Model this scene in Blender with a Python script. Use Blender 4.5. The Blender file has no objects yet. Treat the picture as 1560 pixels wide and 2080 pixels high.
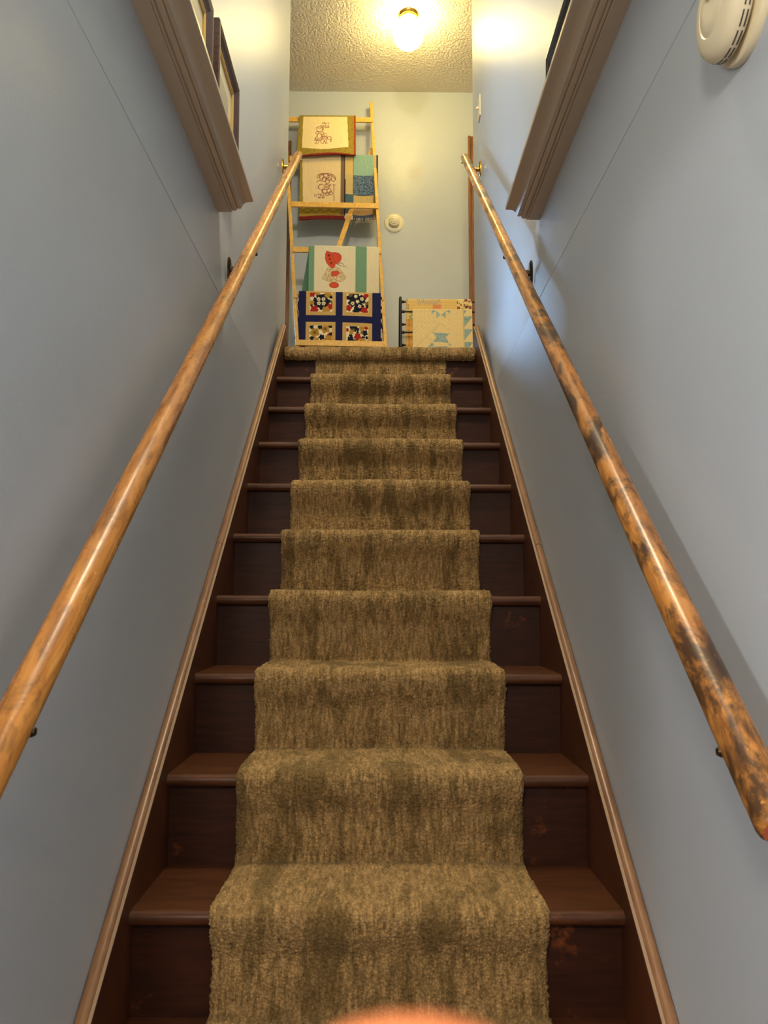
import bpy, bmesh, math, random
import numpy as np
from mathutils import Vector, Matrix

# ------------------------------------------------------------------ camera
scene = bpy.context.scene
COL = scene.collection
CAM = Vector((0.001, 0.0, 1.5664))
CX = Vector((0.99997806, -0.00584193, 0.00312351))
CY = Vector((-0.00375843, -0.1120381, 0.9936968))
CZ = Vector((0.00545515, 0.99368674, 0.1120576))          # viewing direction
cd = bpy.data.cameras.new('camera')
cam = bpy.data.objects.new('camera', cd)
COL.objects.link(cam)
cam.matrix_world = Matrix(((CX[0], CY[0], -CZ[0], CAM[0]), (CX[1], CY[1], -CZ[1], CAM[1]),
                           (CX[2], CY[2], -CZ[2], CAM[2]), (0, 0, 0, 1)))
cd.sensor_fit = 'HORIZONTAL'
cd.sensor_width = 36.0
cd.lens = 1640.0 / 1560.0 * 36.0
cd.clip_start = 0.01
cd.dof.use_dof = True
cd.dof.focus_distance = 2.6
cd.dof.aperture_fstop = 16.0
scene.camera = cam

# ------------------------------------------------------------------ exposure, world, lamps
scene.view_settings.view_transform = 'Standard'
scene.view_settings.look = 'None'
scene.view_settings.gamma = 1.0
scene.view_settings.use_curve_mapping = False
scene.view_settings.exposure = 0.0
w = bpy.data.worlds.new('world')
scene.world = w
w.use_nodes = True
w.node_tree.nodes['Background'].inputs[0].default_value = (0.6, 0.7, 0.9, 1)
w.node_tree.nodes['Background'].inputs[1].default_value = 0.05


def lamp(name, kind, loc, energy, color, size, rot=(0, 0, 0), size_y=None):
    l = bpy.data.lights.new(name, kind)
    l.energy = energy
    l.color = color
    if kind == 'AREA':
        l.size = size
        if size_y:
            l.shape = 'RECTANGLE'
            l.size_y = size_y
    else:
        l.shadow_soft_size = size
    o = bpy.data.objects.new(name, l)
    o.location = loc
    o.rotation_euler = rot
    COL.objects.link(o)
    return o


lamp('stairwell_ceiling_lamp', 'POINT', (0.0, 1.75, 4.75), 100.0, (1.0, 0.86, 0.62), 0.10)
lamp('lower_hall_ceiling_lamp', 'POINT', (-0.36, -0.75, 2.30), 66.0, (1.0, 0.87, 0.71), 0.12)
lamp('side_room_lamp', 'POINT', (-1.60, -0.80, 1.75), 88.0, (1.0, 0.95, 0.87), 0.12)
lamp('hall_fill_light', 'POINT', (1.95, 4.55, 3.85), 20.0, (1.0, 0.82, 0.46), 0.12)  # unseen fill, added to brighten the back wall more evenly
GLOBE_EMIT = 56.0
GLOBE_COL = (1.0, 0.79, 0.30)
WINDOW_EMIT = 75.0

# ------------------------------------------------------------------ measurements (metres)
RUN, RISE, Y1 = 0.245, 0.1984, 1.5808       # tread run, riser, nosing front of tread 1
ZL = 2.7776                                 # upper landing
ZC = 5.13                                   # upper ceiling
HW = 0.463                                  # half width between the stringers
WX = 0.490                                  # half width between the walls
YB = 5.30                                   # back wall
YE = 4.15                                   # stair walls end here
N0, N1 = -3, 9


def nose(i):
    return Y1 + (i - 1) * RUN, ZL - (10 - i) * RISE


def at(px, py, Y):
    """point of the photograph at the depth Y"""
    d = CZ + CX * ((px - 780) / 1640.0) - CY * ((py - 1040) / 1640.0)
    return CAM + d * ((Y - CAM.y) / d.y)


LY0, LSL = 4.80, 0.20                       # quilt ladder: foot and lean


def on_ladder(px, py, off=0.0):
    d = CZ + CX * ((px - 780) / 1640.0) - CY * ((py - 1040) / 1640.0)
    t = (LY0 + off + LSL * (CAM.z - ZL) - CAM.y) / (d.y - LSL * d.z)
    return CAM + d * t


# ------------------------------------------------------------------ materials
def lin(c):
    r = []
    for v in c[:3]:
        v = v / 255.0
        r.append(v / 12.92 if v <= 0.04045 else ((v + 0.055) / 1.055) ** 2.4)
    return (r[0], r[1], r[2], 1.0)


def mat(name, col, rough=0.5, spec=0.5, metal=0.0):
    m = bpy.data.materials.new(name)
    m.use_nodes = True
    b = m.node_tree.nodes['Principled BSDF']
    b.inputs['Base Color'].default_value = lin(col)
    b.inputs['Roughness'].default_value = rough
    b.inputs['Specular IOR Level'].default_value = spec
    b.inputs['Metallic'].default_value = metal
    return m


class NT:
    def __init__(s, m):
        s.t = m.node_tree
        s.b = s.t.nodes['Principled BSDF']

    def n(s, kind, **kw):
        nd = s.t.nodes.new(kind)
        for k, v in kw.items():
            if k in nd.inputs:
                nd.inputs[k].default_value = v
            else:
                setattr(nd, k, v)
        return nd

    def l(s, a, b):
        s.t.links.new(a, b)

    def coords(s, scale=(1, 1, 1), which='Object'):
        tc = s.n('ShaderNodeTexCoord')
        mp = s.n('ShaderNodeMapping')
        mp.inputs['Scale'].default_value = scale
        s.l(tc.outputs[which], mp.inputs['Vector'])
        return mp.outputs['Vector']

    def noise(s, vec, scale, detail=4.0, rough=0.55, dist=0.0):
        nd = s.n('ShaderNodeTexNoise')
        nd.inputs['Scale'].default_value = scale
        nd.inputs['Detail'].default_value = detail
        nd.inputs['Roughness'].default_value = rough
        nd.inputs['Distortion'].default_value = dist
        s.l(vec, nd.inputs['Vector'])
        return nd.outputs['Fac']

    def ramp(s, fac, stops):
        r = s.n('ShaderNodeValToRGB')
        e = r.color_ramp.elements
        while len(e) > 1:
            e.remove(e[0])
        e[0].position = stops[0][0]
        e[0].color = stops[0][1]
        for p, c in stops[1:]:
            q = e.new(p)
            q.color = c
        s.l(fac, r.inputs['Fac'])
        return r.outputs['Color']

    def mix(s, fac, a, b, mode='MIX'):
        mx = s.n('ShaderNodeMix', data_type='RGBA', blend_type=mode)
        if isinstance(fac, (int, float)):
            mx.inputs[0].default_value = fac
        else:
            s.l(fac, mx.inputs[0])
        for v, k in ((a, 6), (b, 7)):
            if isinstance(v, tuple):
                mx.inputs[k].default_value = v
            else:
                s.l(v, mx.inputs[k])
        return mx.outputs[2]

    def bump(s, h, strength, dist=0.002):
        b = s.n('ShaderNodeBump')
        b.inputs['Strength'].default_value = strength
        b.inputs['Distance'].default_value = dist
        s.l(h, b.inputs['Height'])
        s.l(b.outputs['Normal'], s.b.inputs['Normal'])


def G(v):
    return (v, v, v, 1.0)


# painted plaster walls: satin blue-grey
def paint(name, col, rough=0.40):
    m = mat(name, col, rough, 0.45)
    t = NT(m)
    v = t.coords()
    big = t.noise(v, 2.2, 3.0)
    c = t.mix(big, lin([x * 0.97 for x in col]), lin([min(255, x * 1.03) for x in col]))
    t.l(c, t.b.inputs['Base Color'])
    a = t.noise(v, 170.0, 2.0)
    b = t.noise(v, 5.0, 2.0)
    ad = t.n('ShaderNodeMath', operation='MULTIPLY_ADD')
    t.l(b, ad.inputs[0])
    ad.inputs[1].default_value = 1.6
    t.l(a, ad.inputs[2])
    t.bump(ad.outputs[0], 0.22, 0.0016)
    return m


M = {}
M['wall'] = paint('wall_paint', (178, 187, 198))
M['wall_hall'] = paint('hall_paint', (184, 189, 188), 0.42)
m = M['wall_back'] = paint('back_wall_paint', (184, 189, 188), 0.42)
t = NT(m)
t.b = m.node_tree.nodes['Principled BSDF']
old = t.b.inputs['Base Color'].links[0].from_socket
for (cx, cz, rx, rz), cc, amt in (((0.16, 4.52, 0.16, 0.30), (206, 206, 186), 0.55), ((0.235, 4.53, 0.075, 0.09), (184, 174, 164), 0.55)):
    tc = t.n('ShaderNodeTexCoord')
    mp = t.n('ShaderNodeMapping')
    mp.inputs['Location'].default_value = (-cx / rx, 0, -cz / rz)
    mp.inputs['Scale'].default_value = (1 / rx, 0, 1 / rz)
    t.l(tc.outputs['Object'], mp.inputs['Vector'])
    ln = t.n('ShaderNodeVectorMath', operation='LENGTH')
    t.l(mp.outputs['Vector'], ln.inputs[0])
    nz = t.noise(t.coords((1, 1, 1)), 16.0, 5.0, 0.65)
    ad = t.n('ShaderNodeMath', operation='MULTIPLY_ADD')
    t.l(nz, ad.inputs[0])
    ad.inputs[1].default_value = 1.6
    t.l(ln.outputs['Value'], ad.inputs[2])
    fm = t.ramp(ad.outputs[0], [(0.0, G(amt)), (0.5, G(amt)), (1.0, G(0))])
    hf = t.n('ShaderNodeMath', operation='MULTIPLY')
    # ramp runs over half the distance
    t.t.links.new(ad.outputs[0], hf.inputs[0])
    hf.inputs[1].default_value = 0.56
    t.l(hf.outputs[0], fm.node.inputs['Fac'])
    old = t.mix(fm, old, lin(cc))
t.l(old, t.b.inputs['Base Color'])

m = mat('ceiling_texture', (226, 215, 198), 0.75, 0.3)
t = NT(m)
v = t.coords((1, 1, 1))
a = t.noise(v, 62.0, 3.0, 0.5, 0.5)
t.bump(t.ramp(a, [(0.36, G(0)), (0.6, G(1))]), 0.7, 0.006)
M['ceiling'] = m

# dark mahogany stain, with rubbed orange places
def stain(name, dark, mid, worn, rough, worn_at=0.66, axis=(1.0, 9.0, 9.0)):
    m = mat(name, dark, rough, 0.5)
    t = NT(m)
    v = t.coords(axis)
    g = t.noise(v, 9.0, 6.0, 0.6, 0.4)
    c = t.ramp(g, [(0.32, lin(dark)), (0.62, lin(mid))])
    v2 = t.coords((1, 1, 1))
    wn = t.noise(v2, 6.5, 8.0, 0.72, 0.05)
    wf = t.ramp(wn, [(worn_at, G(0)), (worn_at + 0.08, G(1))])
    c = t.mix(wf, c, lin(worn))
    t.l(c, t.b.inputs['Base Color'])
    t.bump(g, 0.12, 0.0012)
    return m


M['stair_wood'] = stain('stair_wood', (66, 36, 20), (90, 52, 29), (120, 70, 30), 0.40)
M['riser_wood'] = stain('riser_wood', (44, 22, 13), (64, 33, 19), (128, 66, 26), 0.50, 0.615)
M['string_wood'] = stain('stringer_wood', (64, 34, 20), (86, 48, 28), (112, 60, 30), 0.44, 0.72, (9, 1, 1))
for k_, v_ in (('stair_wood', 0.35), ('riser_wood', 0.22), ('string_wood', 0.3)):
    M[k_].node_tree.nodes['Principled BSDF'].inputs['Specular IOR Level'].default_value = v_
M['cap_wood'] = stain('cap_wood', (122, 86, 58), (150, 112, 80), (176, 140, 104), 0.30, 0.66, (9, 1, 1))
M['casing_wood'] = stain('casing_wood', (104, 62, 30), (140, 88, 42), (156, 98, 46), 0.4, 0.8, (9, 9, 1))
M['gap_light'] = mat('fillet_paint', (164, 138, 112), 0.5)

# round handrails: honey wood, dark worn blotches along the grain (local Y is the axis)
def rail_wood(name, patch, scale, lo, hi):
    m = mat(name, (180, 120, 55), 0.22, 0.55)
    t = NT(m)
    v = t.coords((1.0, 0.10, 1.0))
    g = t.noise(v, 62.0, 6.0, 0.6, 1.1)
    c = t.ramp(g, [(0.30, lin((128, 80, 36))), (0.5, lin((186, 124, 56))), (0.70, lin((208, 150, 78)))])
    v2 = t.coords((1.0, 0.42, 1.0))
    b = t.noise(v2, scale, 9.0, 0.72, 0.35)
    f = t.ramp(b, [(lo, G(0)), (hi, G(patch))])
    c = t.mix(f, c, lin((52, 36, 25)))
    v3 = t.coords((1, 0.7, 1))
    k = t.noise(v3, 85.0, 3.0, 0.6)
    f2 = t.ramp(k, [(0.69, G(0)), (0.73, G(0.9))])
    c = t.mix(f2, c, lin((214, 160, 88)))
    t.l(c, t.b.inputs['Base Color'])
    rr = t.ramp(b, [(0.3, G(0.20)), (0.8, G(0.42))])
    t.l(rr, t.b.inputs['Roughness'])
    t.bump(g, 0.045, 0.001)
    return m


M['rail_l'] = rail_wood('handrail_wood_golden', 0.55, 26.0, 0.55, 0.66)
M['rail_r'] = rail_wood('handrail_wood_worn', 0.92, 15.0, 0.47, 0.57)
M['rail_end'] = mat('sawn_end', (176, 84, 44), 0.5)

# wool runner
m = mat('carpet_pile', (150, 126, 88), 0.95, 0.15)
t = NT(m)
v = t.coords((1.0, 1.0, 1.0))
tuft = t.n('ShaderNodeTexVoronoi')
tuft.inputs['Scale'].default_value = 190.0
t.l(v, tuft.inputs['Vector'])
vs = t.coords((1.0, 0.22, 0.22))
st = t.noise(vs, 130.0, 3.0, 0.6)
vp = t.coords((1.5, 0.50, 0.36))
pt = t.noise(vp, 9.5, 8.0, 0.70, 0.25)
c = t.ramp(st, [(0.33, lin((142, 114, 70))), (0.66, lin((206, 168, 113)))])
pf = t.ramp(pt, [(0.49, G(0)), (0.58, G(0.72))])
c = t.mix(pf, c, lin((112, 90, 52)))
td = t.ramp(tuft.outputs['Distance'], [(0.25, G(1.0)), (0.75, G(0.62))])
c = t.mix(1.0, c, td, 'MULTIPLY')
t.l(c, t.b.inputs['Base Color'])
iv = t.n('ShaderNodeMath', operation='SUBTRACT')
iv.inputs[0].default_value = 1.0
t.l(tuft.outputs['Distance'], iv.inputs[1])
t.bump(iv.outputs[0], 0.8, 0.0035)
t.b.inputs['Sheen Weight'].default_value = 0.25
t.b.inputs['Sheen Tint'].default_value = lin((220, 200, 150))
M['carpet'] = m

M['ledge'] = mat('ledge_paint', (190, 173, 150), 0.34, 0.5)
M['ivory'] = mat('ivory_plastic', (232, 220, 186), 0.32, 0.5)
M['ivory_dark'] = mat('slot_dark', (70, 60, 46), 0.6)
M['bracket'] = mat('dark_bronze', (58, 46, 30), 0.35, 0.5, 0.7)
M['brass'] = mat('brass', (206, 160, 76), 0.22, 0.5, 1.0)
M['iron'] = mat('black_iron', (30, 25, 22), 0.5, 0.4)
M['frame_dark'] = stain('frame_walnut', (46, 22, 17), (74, 40, 30), (100, 60, 44), 0.45, 0.72, (1, 1, 9))
M['frame_black'] = mat('frame_black', (24, 13, 9), 0.3, 0.18)
M['frame_gilt'] = mat('frame_gilt', (202, 164, 84), 0.35, 0.5, 0.35)
M['mat_board'] = mat('mat_board', (206, 196, 166), 0.7)
M['print_paper'] = mat('print_paper', (170, 160, 138), 0.6)
M['pale_frame'] = mat('pale_frame', (226, 214, 196), 0.5)
M['plaque_red'] = stain('plaque_red', (86, 34, 22), (112, 52, 34), (136, 74, 48), 0.4)

m = mat('pine', (224, 178, 96), 0.42, 0.45)
t = NT(m)
g = t.noise(t.coords((3, 3, 3)), 14.0, 4.0, 0.5, 1.0)
t.l(t.ramp(g, [(0.3, lin((212, 158, 66))), (0.7, lin((236, 190, 98)))]), t.b.inputs['Base Color'])
M['pine'] = m

m = mat('quilt_cloth', (255, 255, 255), 0.85, 0.2)
t = NT(m)
at_ = t.n('ShaderNodeAttribute', attribute_name='dye')
wv0 = t.noise(t.coords((1, 1, 1)), 600.0, 2.0)
wr0 = t.noise(t.coords((1, 1, 0.5)), 24.0, 4.0, 0.6, 0.8)
wm0 = t.n('ShaderNodeMath', operation='MULTIPLY_ADD')
t.l(wr0, wm0.inputs[0])
wm0.inputs[1].default_value = 7.0
t.l(wv0, wm0.inputs[2])
wv = wm0.outputs[0]
t.l(at_.outputs['Color'], t.b.inputs['Base Color'])
t.bump(wv, 0.45, 0.0018)
M['quilt'] = m

m = mat('skin', (230, 140, 92), 0.45, 0.4)
t = NT(m)
t.b.inputs['Subsurface Weight'].default_value = 0.15
t.b.inputs['Subsurface Radius'].default_value = (0.006, 0.003, 0.0015)
g = t.noise(t.coords(), 300.0, 3.0)
t.bump(g, 0.1, 0.0005)
M['skin'] = m
M['nail'] = mat('finger_nail', (226, 170, 145), 0.25, 0.5)


def emit(name, col, strength):
    m = bpy.data.materials.new(name)
    m.use_nodes = True
    b = m.node_tree.nodes['Principled BSDF']
    b.inputs['Base Color'].default_value = (0.9, 0.9, 0.85, 1)
    b.inputs['Emission Color'].default_value = (*col, 1)
    b.inputs['Emission Strength'].default_value = strength
    return m


M['globe'] = emit('lit_globe', GLOBE_COL, GLOBE_EMIT)
M['sky_pane'] = emit('daylight_pane', (0.36, 0.62, 1.0), WINDOW_EMIT)


# ------------------------------------------------------------------ mesh helpers
def bx(bm, x0, x1, y0, y1, z0, z1, bev=0.0):
    vs = [bm.verts.new(p) for p in ((x0, y0, z0), (x1, y0, z0), (x1, y1, z0), (x0, y1, z0),
                                    (x0, y0, z1), (x1, y0, z1), (x1, y1, z1), (x0, y1, z1))]
    fs = [(0, 3, 2, 1), (4, 5, 6, 7), (0, 1, 5, 4), (1, 2, 6, 5), (2, 3, 7, 6), (3, 0, 4, 7)]
    faces = [bm.faces.new([vs[k] for k in f]) for f in fs]
    if bev > 0:
        es = list({e for f in faces for e in f.edges})
        bmesh.ops.bevel(bm, geom=es, offset=bev, segments=2, affect='EDGES', profile=0.5)


def prism_x(bm, pts, x0, x1):
    """closed polygon of (y, z) extruded from x0 to x1"""
    a = [bm.verts.new((x0, y, z)) for y, z in pts]
    b = [bm.verts.new((x1, y, z)) for y, z in pts]
    n = len(pts)
    bm.faces.new(a)
    bm.faces.new(b[::-1])
    for k in range(n):
        bm.faces.new([a[k], b[k], b[(k + 1) % n], a[(k + 1) % n]])


def prism_y(bm, pts, y0, y1):
    """closed polygon of (x, z) extruded from y0 to y1"""
    a = [bm.verts.new((x, y0, z)) for x, z in pts]
    b = [bm.verts.new((x, y1, z)) for x, z in pts]
    n = len(pts)
    bm.faces.new(a)
    bm.faces.new(b[::-1])
    for k in range(n):
        bm.faces.new([a[k], b[k], b[(k + 1) % n], a[(k + 1) % n]])


def tube(bm, pts, r, seg=12, cap=True, up=Vector((0, 0, 1))):
    pts = [Vector(p) for p in pts]
    rings = []
    for i, p in enumerate(pts):
        d = (pts[min(i + 1, len(pts) - 1)] - pts[max(i - 1, 0)]).normalized()
        u = up if abs(d.dot(up)) < 0.95 else Vector((0, 1, 0))
        a = d.cross(u).normalized()
        b = a.cross(d).normalized()
        rr = r[i] if isinstance(r, (list, tuple)) else r
        rings.append([bm.verts.new(p + (a * math.cos(2 * math.pi * k / seg) + b * math.sin(2 * math.pi * k / seg)) * rr)
                      for k in range(seg)])
    for i in range(len(rings) - 1):
        for k in range(seg):
            bm.faces.new([rings[i][k], rings[i][(k + 1) % seg], rings[i + 1][(k + 1) % seg], rings[i + 1][k]])
    if cap:
        bm.faces.new(rings[0][::-1])
        bm.faces.new(rings[-1])


def lathe(bm, prof, origin, axis, seg=40):
    """profile of (radius, distance along axis)"""
    axis = Vector(axis).normalized()
    u = Vector((0, 0, 1)) if abs(axis.z) < 0.9 else Vector((1, 0, 0))
    a = axis.cross(u).normalized()
    b = axis.cross(a).normalized()
    o = Vector(origin)
    prev = None
    for r, h in prof:
        if r < 1e-6:
            ring = [bm.verts.new(o + axis * h)]
        else:
            ring = [bm.verts.new(o + axis * h + (a * math.cos(2 * math.pi * k / seg) + b * math.sin(2 * math.pi * k / seg)) * r)
                    for k in range(seg)]
        if prev is not None:
            for k in range(seg):
                k2 = (k + 1) % seg
                if len(prev) == 1 and len(ring) == 1:
                    break
                if len(prev) == 1:
                    bm.faces.new([prev[0], ring[k], ring[k2]])
                elif len(ring) == 1:
                    bm.faces.new([prev[k], ring[0], prev[k2]])
                else:
                    bm.faces.new([prev[k], ring[k], ring[k2], prev[k2]])
        prev = ring


def bar(bm, a, b, wdir, w_, t_):
    """rectangular bar from a to b; width w_ along wdir, thickness t_ across"""
    a, b = Vector(a), Vector(b)
    d = (b - a).normalized()
    u = Vector(wdir)
    u = (u - d * u.dot(d)).normalized()
    n = d.cross(u)
    vs = []
    for p in (a, b):
        for su, sn in ((-1, -1), (1, -1), (1, 1), (-1, 1)):
            vs.append(bm.verts.new(p + u * (su * w_ / 2) + n * (sn * t_ / 2)))
    fs = [bm.faces.new([vs[k] for k in f]) for f in ((0, 1, 2, 3), (7, 6, 5, 4), (0, 4, 5, 1), (1, 5, 6, 2), (2, 6, 7, 3), (3, 7, 4, 0))]
    es = list({e for f in fs for e in f.edges})
    bmesh.ops.bevel(bm, geom=es, offset=0.0025, segments=2, affect='EDGES', profile=0.5)


def obj(name, bm, m, parent=None, smooth=False, loc=None):
    bmesh.ops.recalc_face_normals(bm, faces=bm.faces)
    me = bpy.data.meshes.new(name)
    bm.to_mesh(me)
    bm.free()
    if smooth:
        for p in me.polygons:
            p.use_smooth = True
        me.set_sharp_from_angle(angle=math.radians(38))
    me.materials.append(m)
    o = bpy.data.objects.new(name, me)
    COL.objects.link(o)
    if parent is not None:
        o.parent = parent
        o.matrix_parent_inverse = Matrix.Translation(parent.location).inverted()
    return o


def thing(name, label, cat, loc=(0, 0, 0), group=None):
    o = bpy.data.objects.new(name, None)
    o.empty_display_size = 0.05
    COL.objects.link(o)
    o.location = loc
    o['label'] = label
    o['category'] = cat
    if group:
        o['group'] = group
    return o


def tag(o, label, cat, group=None):
    o['label'] = label
    o['category'] = cat
    if group:
        o['group'] = group
    return o


def struct(name, bm, m, smooth=False):
    o = obj(name, bm, m, smooth=smooth)
    o['kind'] = 'structure'
    return o


B = bmesh.new

# ------------------------------------------------------------------ the setting
Y0 = -2.5
OUT = 0.62


def stair_wall(name, s):
    bm = B()
    # near part: sheet joint at z 2.50 laps a little proud, upper floor wall set back above the ledge
    near = [(WX, 0), (WX, 2.499), (WX - 0.0010, 2.5005), (WX + 0.0015, 2.60), (WX + 0.0015, 2.66), (WX + 0.0015, 2.752), (WX + 0.014, 2.752), (WX + 0.014, ZC), (OUT, ZC), (OUT, 0)]
    far = [(WX, 0), (WX, 2.499), (WX - 0.0003, 2.5005), (WX + 0.010, 2.63), (WX + 0.014, 2.72), (WX + 0.014, ZC), (OUT, ZC), (OUT, 0)]
    if s > 0:
        prism_y(bm, [(s * x, z) for x, z in near], Y0, 2.455)
    else:
        # doorway behind the photographer to a lamp-lit side room
        bx(bm, -OUT, -WX, Y0, -0.80, 0, ZC)
        bx(bm, -OUT, -WX, -0.80, 0.44, 2.06, ZC)
        prism_y(bm, [(s * x, z) for x, z in near], 0.44, 2.455)
    prism_y(bm, [(s * x, z) for x, z in far], 2.455, YE)
    return struct(name, bm, M['wall'])


stair_wall('wall_left', -1)
stair_wall('wall_right', 1)
bm = B(); bx(bm, -2.7, OUT, Y0 - 0.1, 3.9, -0.1, 0.0)
struct('floor', bm, M['stair_wood'])
bm = B(); bx(bm, -2.7, -2.6, Y0, 0.7, 0, 2.55)
struct('wall_side_room', bm, M['wall'])
bm = B(); bx(bm, -2.6, -OUT, 0.6, 0.7, 0, 2.55)
struct('wall_side_room_end', bm, M['wall'])
bm = B(); bx(bm, -2.7, OUT, Y0 - 0.1, Y0, 0, 2.55)
struct('wall_front', bm, M['wall'])
bm = B(); bx(bm, -WX, WX, Y0, 0.30, 2.55, 2.75); bx(bm, -2.7, -OUT, Y0, 0.70, 2.55, 2.65)
struct('ceiling_lower', bm, M['ceiling'])
bm = B(); bx(bm, -WX, WX, 0.20, 0.30, 2.75, ZC)
struct('wall_front_upper', bm, M['wall'])
bm = B()
bx(bm, -3.6, 3.0, 0.2, 8.2, ZC, ZC + 0.1)
struct('ceiling', bm, M['ceiling'])
# landing slab and bedroom floor
bm = B()
bx(bm, -HW, HW, Y1 + 9 * RUN + 0.05, YE, ZL - 0.25, ZL)
bx(bm, -3.6, 3.0, YE, 8.2, ZL - 0.25, ZL)
struct('floor_upper', bm, M['stair_wood'])
# hall walls
for nm, x0, x1 in (('wall_hall_left', -3.0, -OUT), ('wall_hall_right', OUT, 3.0)):
    bm = B(); bx(bm, x0, x1, YE - 0.1, YE, ZL, ZC)
    struct(nm, bm, M['wall_hall'])
bm = B(); bx(bm, -3.1, -3.0, YE - 0.1, YB, ZL, ZC)
struct('wall_hall_left_end', bm, M['wall_hall'])
bm = B(); bx(bm, 3.0, 3.1, YE - 0.1, YB + 0.1, ZL, ZC)
struct('wall_hall_right_end', bm, M['wall_hall'])
# back wall with two door openings
DL0, DL1, DR0, DR1 = -1.45, -0.690, 0.675, 1.44
ZD = ZL + 2.00
bm = B()
bx(bm, -3.1, DL0, YB, YB + 0.1, ZL, ZC)
bx(bm, DL0, DL1, YB, YB + 0.1, ZD - 0.03, ZC)
bx(bm, DL1, DR0, YB, YB + 0.1, ZL, ZC)
bx(bm, DR0, DR1, YB, YB + 0.1, ZD + 0.0, ZC)
bx(bm, DR1, 3.0, YB, YB + 0.1, ZL, ZC)
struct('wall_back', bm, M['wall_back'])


def casing(name, x0, x1, top):
    bm = B()
    wd = 0.067
    bx(bm, x0 - wd, x0, YB - 0.018, YB, ZL, top, 0.004)
    bx(bm, x1, x1 + wd, YB - 0.018, YB, ZL, top, 0.004)
    bx(bm, x0 - wd, x1 + wd, YB - 0.018, YB, top, top + wd, 0.004)
    bx(bm, x0 - wd - 0.004, x0 - wd + 0.016, YB - 0.026, YB - 0.012, ZL, top + wd, 0.003)
    bx(bm, x1 + wd - 0.016, x1 + wd + 0.004, YB - 0.026, YB - 0.012, ZL, top + wd, 0.003)
    bx(bm, x0 - 0.001, x0 + 0.016, YB, YB + 0.1, ZL, top)
    bx(bm, x1 - 0.016, x1 + 0.001, YB, YB + 0.1, ZL, top)
    struct(name, bm, M['casing_wood'])


casing('trim_1', DL0, DL1, ZL + 1.905)
casing('trim_2', DR0, DR1, ZL + 1.950)
bm = B()
bx(bm, DR0 + 0.017, DR1 - 0.017, YB + 0.03, YB + 0.07, ZL + 0.03, ZL + 1.948)
struct('door_1', bm, M['casing_wood'])
# room behind the open left door, with the window that gives the daylight
bm = B(); bx(bm, -3.7, -3.6, YB + 0.1, 8.2, ZL, ZC)
struct('wall_bedroom_left', bm, M['wall_hall'])
bm = B(); bx(bm, -0.3, -0.2, YB + 0.1, 8.2, ZL, ZC)
struct('wall_bedroom_right', bm, M['wall_hall'])
WW = (-3.35, -2.25, ZL + 0.85, ZL + 2.05)
bm = B()
bx(bm, -3.6, WW[0], 8.0, 8.1, ZL, ZC)
bx(bm, WW[1], -0.3, 8.0, 8.1, ZL, ZC)
bx(bm, WW[0], WW[1], 8.0, 8.1, ZL, WW[2])
bx(bm, WW[0], WW[1], 8.0, 8.1, WW[3], ZC)
struct('wall_bedroom_back', bm, M['wall_hall'])
bm = B(); bx(bm, WW[0], WW[1], 8.06, 8.075, WW[2], WW[3])
wnd = struct('window_1', bm, M['sky_pane'])
bm = B()
zm = (WW[2] + WW[3]) / 2
for a in ((WW[0], WW[0] + 0.05, WW[2], WW[3]), (WW[1] - 0.05, WW[1], WW[2], WW[3]), (WW[0], WW[1], WW[2], WW[2] + 0.05),
          (WW[0], WW[1], WW[3] - 0.05, WW[3]), (WW[0], WW[1], zm - 0.02, zm + 0.02)):
    bx(bm, a[0], a[1], 8.0, 8.05, a[2], a[3])
obj('window_frame', bm, M['pale_frame'], wnd)

# ------------------------------------------------------------------ staircase
st_ = thing('staircase', 'dark-stained wooden staircase climbing between the two blue-grey walls', 'staircase', (0, nose(N0)[0], 0))
for i in range(N0, 11):
    yn, zt = nose(i)
    yr = yn + 0.030                                    # riser face
    bm = B()
    zb = nose(i - 1)[1] if i > N0 else 0.0
    bx(bm, -HW, HW, yr, yr + 0.018, zb - 0.01 if i > N0 else 0.0, zt - 0.026)
    obj('riser', bm, M['riser_wood'], st_)
    if i > N1:
        # landing nosing board under the carpet
        bm = B()
        prism_x(bm, [(yn + 0.012, zt - 0.028), (yn + 0.004, zt - 0.02), (yn + 0.004, zt - 0.008), (yn + 0.012, zt), (yn + 0.06, zt), (yn + 0.06, zt - 0.028)], -HW, HW)
        obj('tread', bm, M['stair_wood'], st_)
        continue
    bm = B()
    pr = []
    r = 0.0135
    for k in range(9):
        a = math.radians(-90 - 180 * k / 8)
        pr.append((yn + r + r * math.cos(a), zt - r + r * math.sin(a)))
    pr += [(yr + RUN + 0.004, zt), (yr + RUN + 0.004, zt - 2 * r)]
    prism_x(bm, pr, -HW, HW)
    obj('tread', bm, M['stair_wood'], st_, smooth=True)


def string_top(y):
    return 0.893 + 0.8250 * (y - 1.397)


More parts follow.
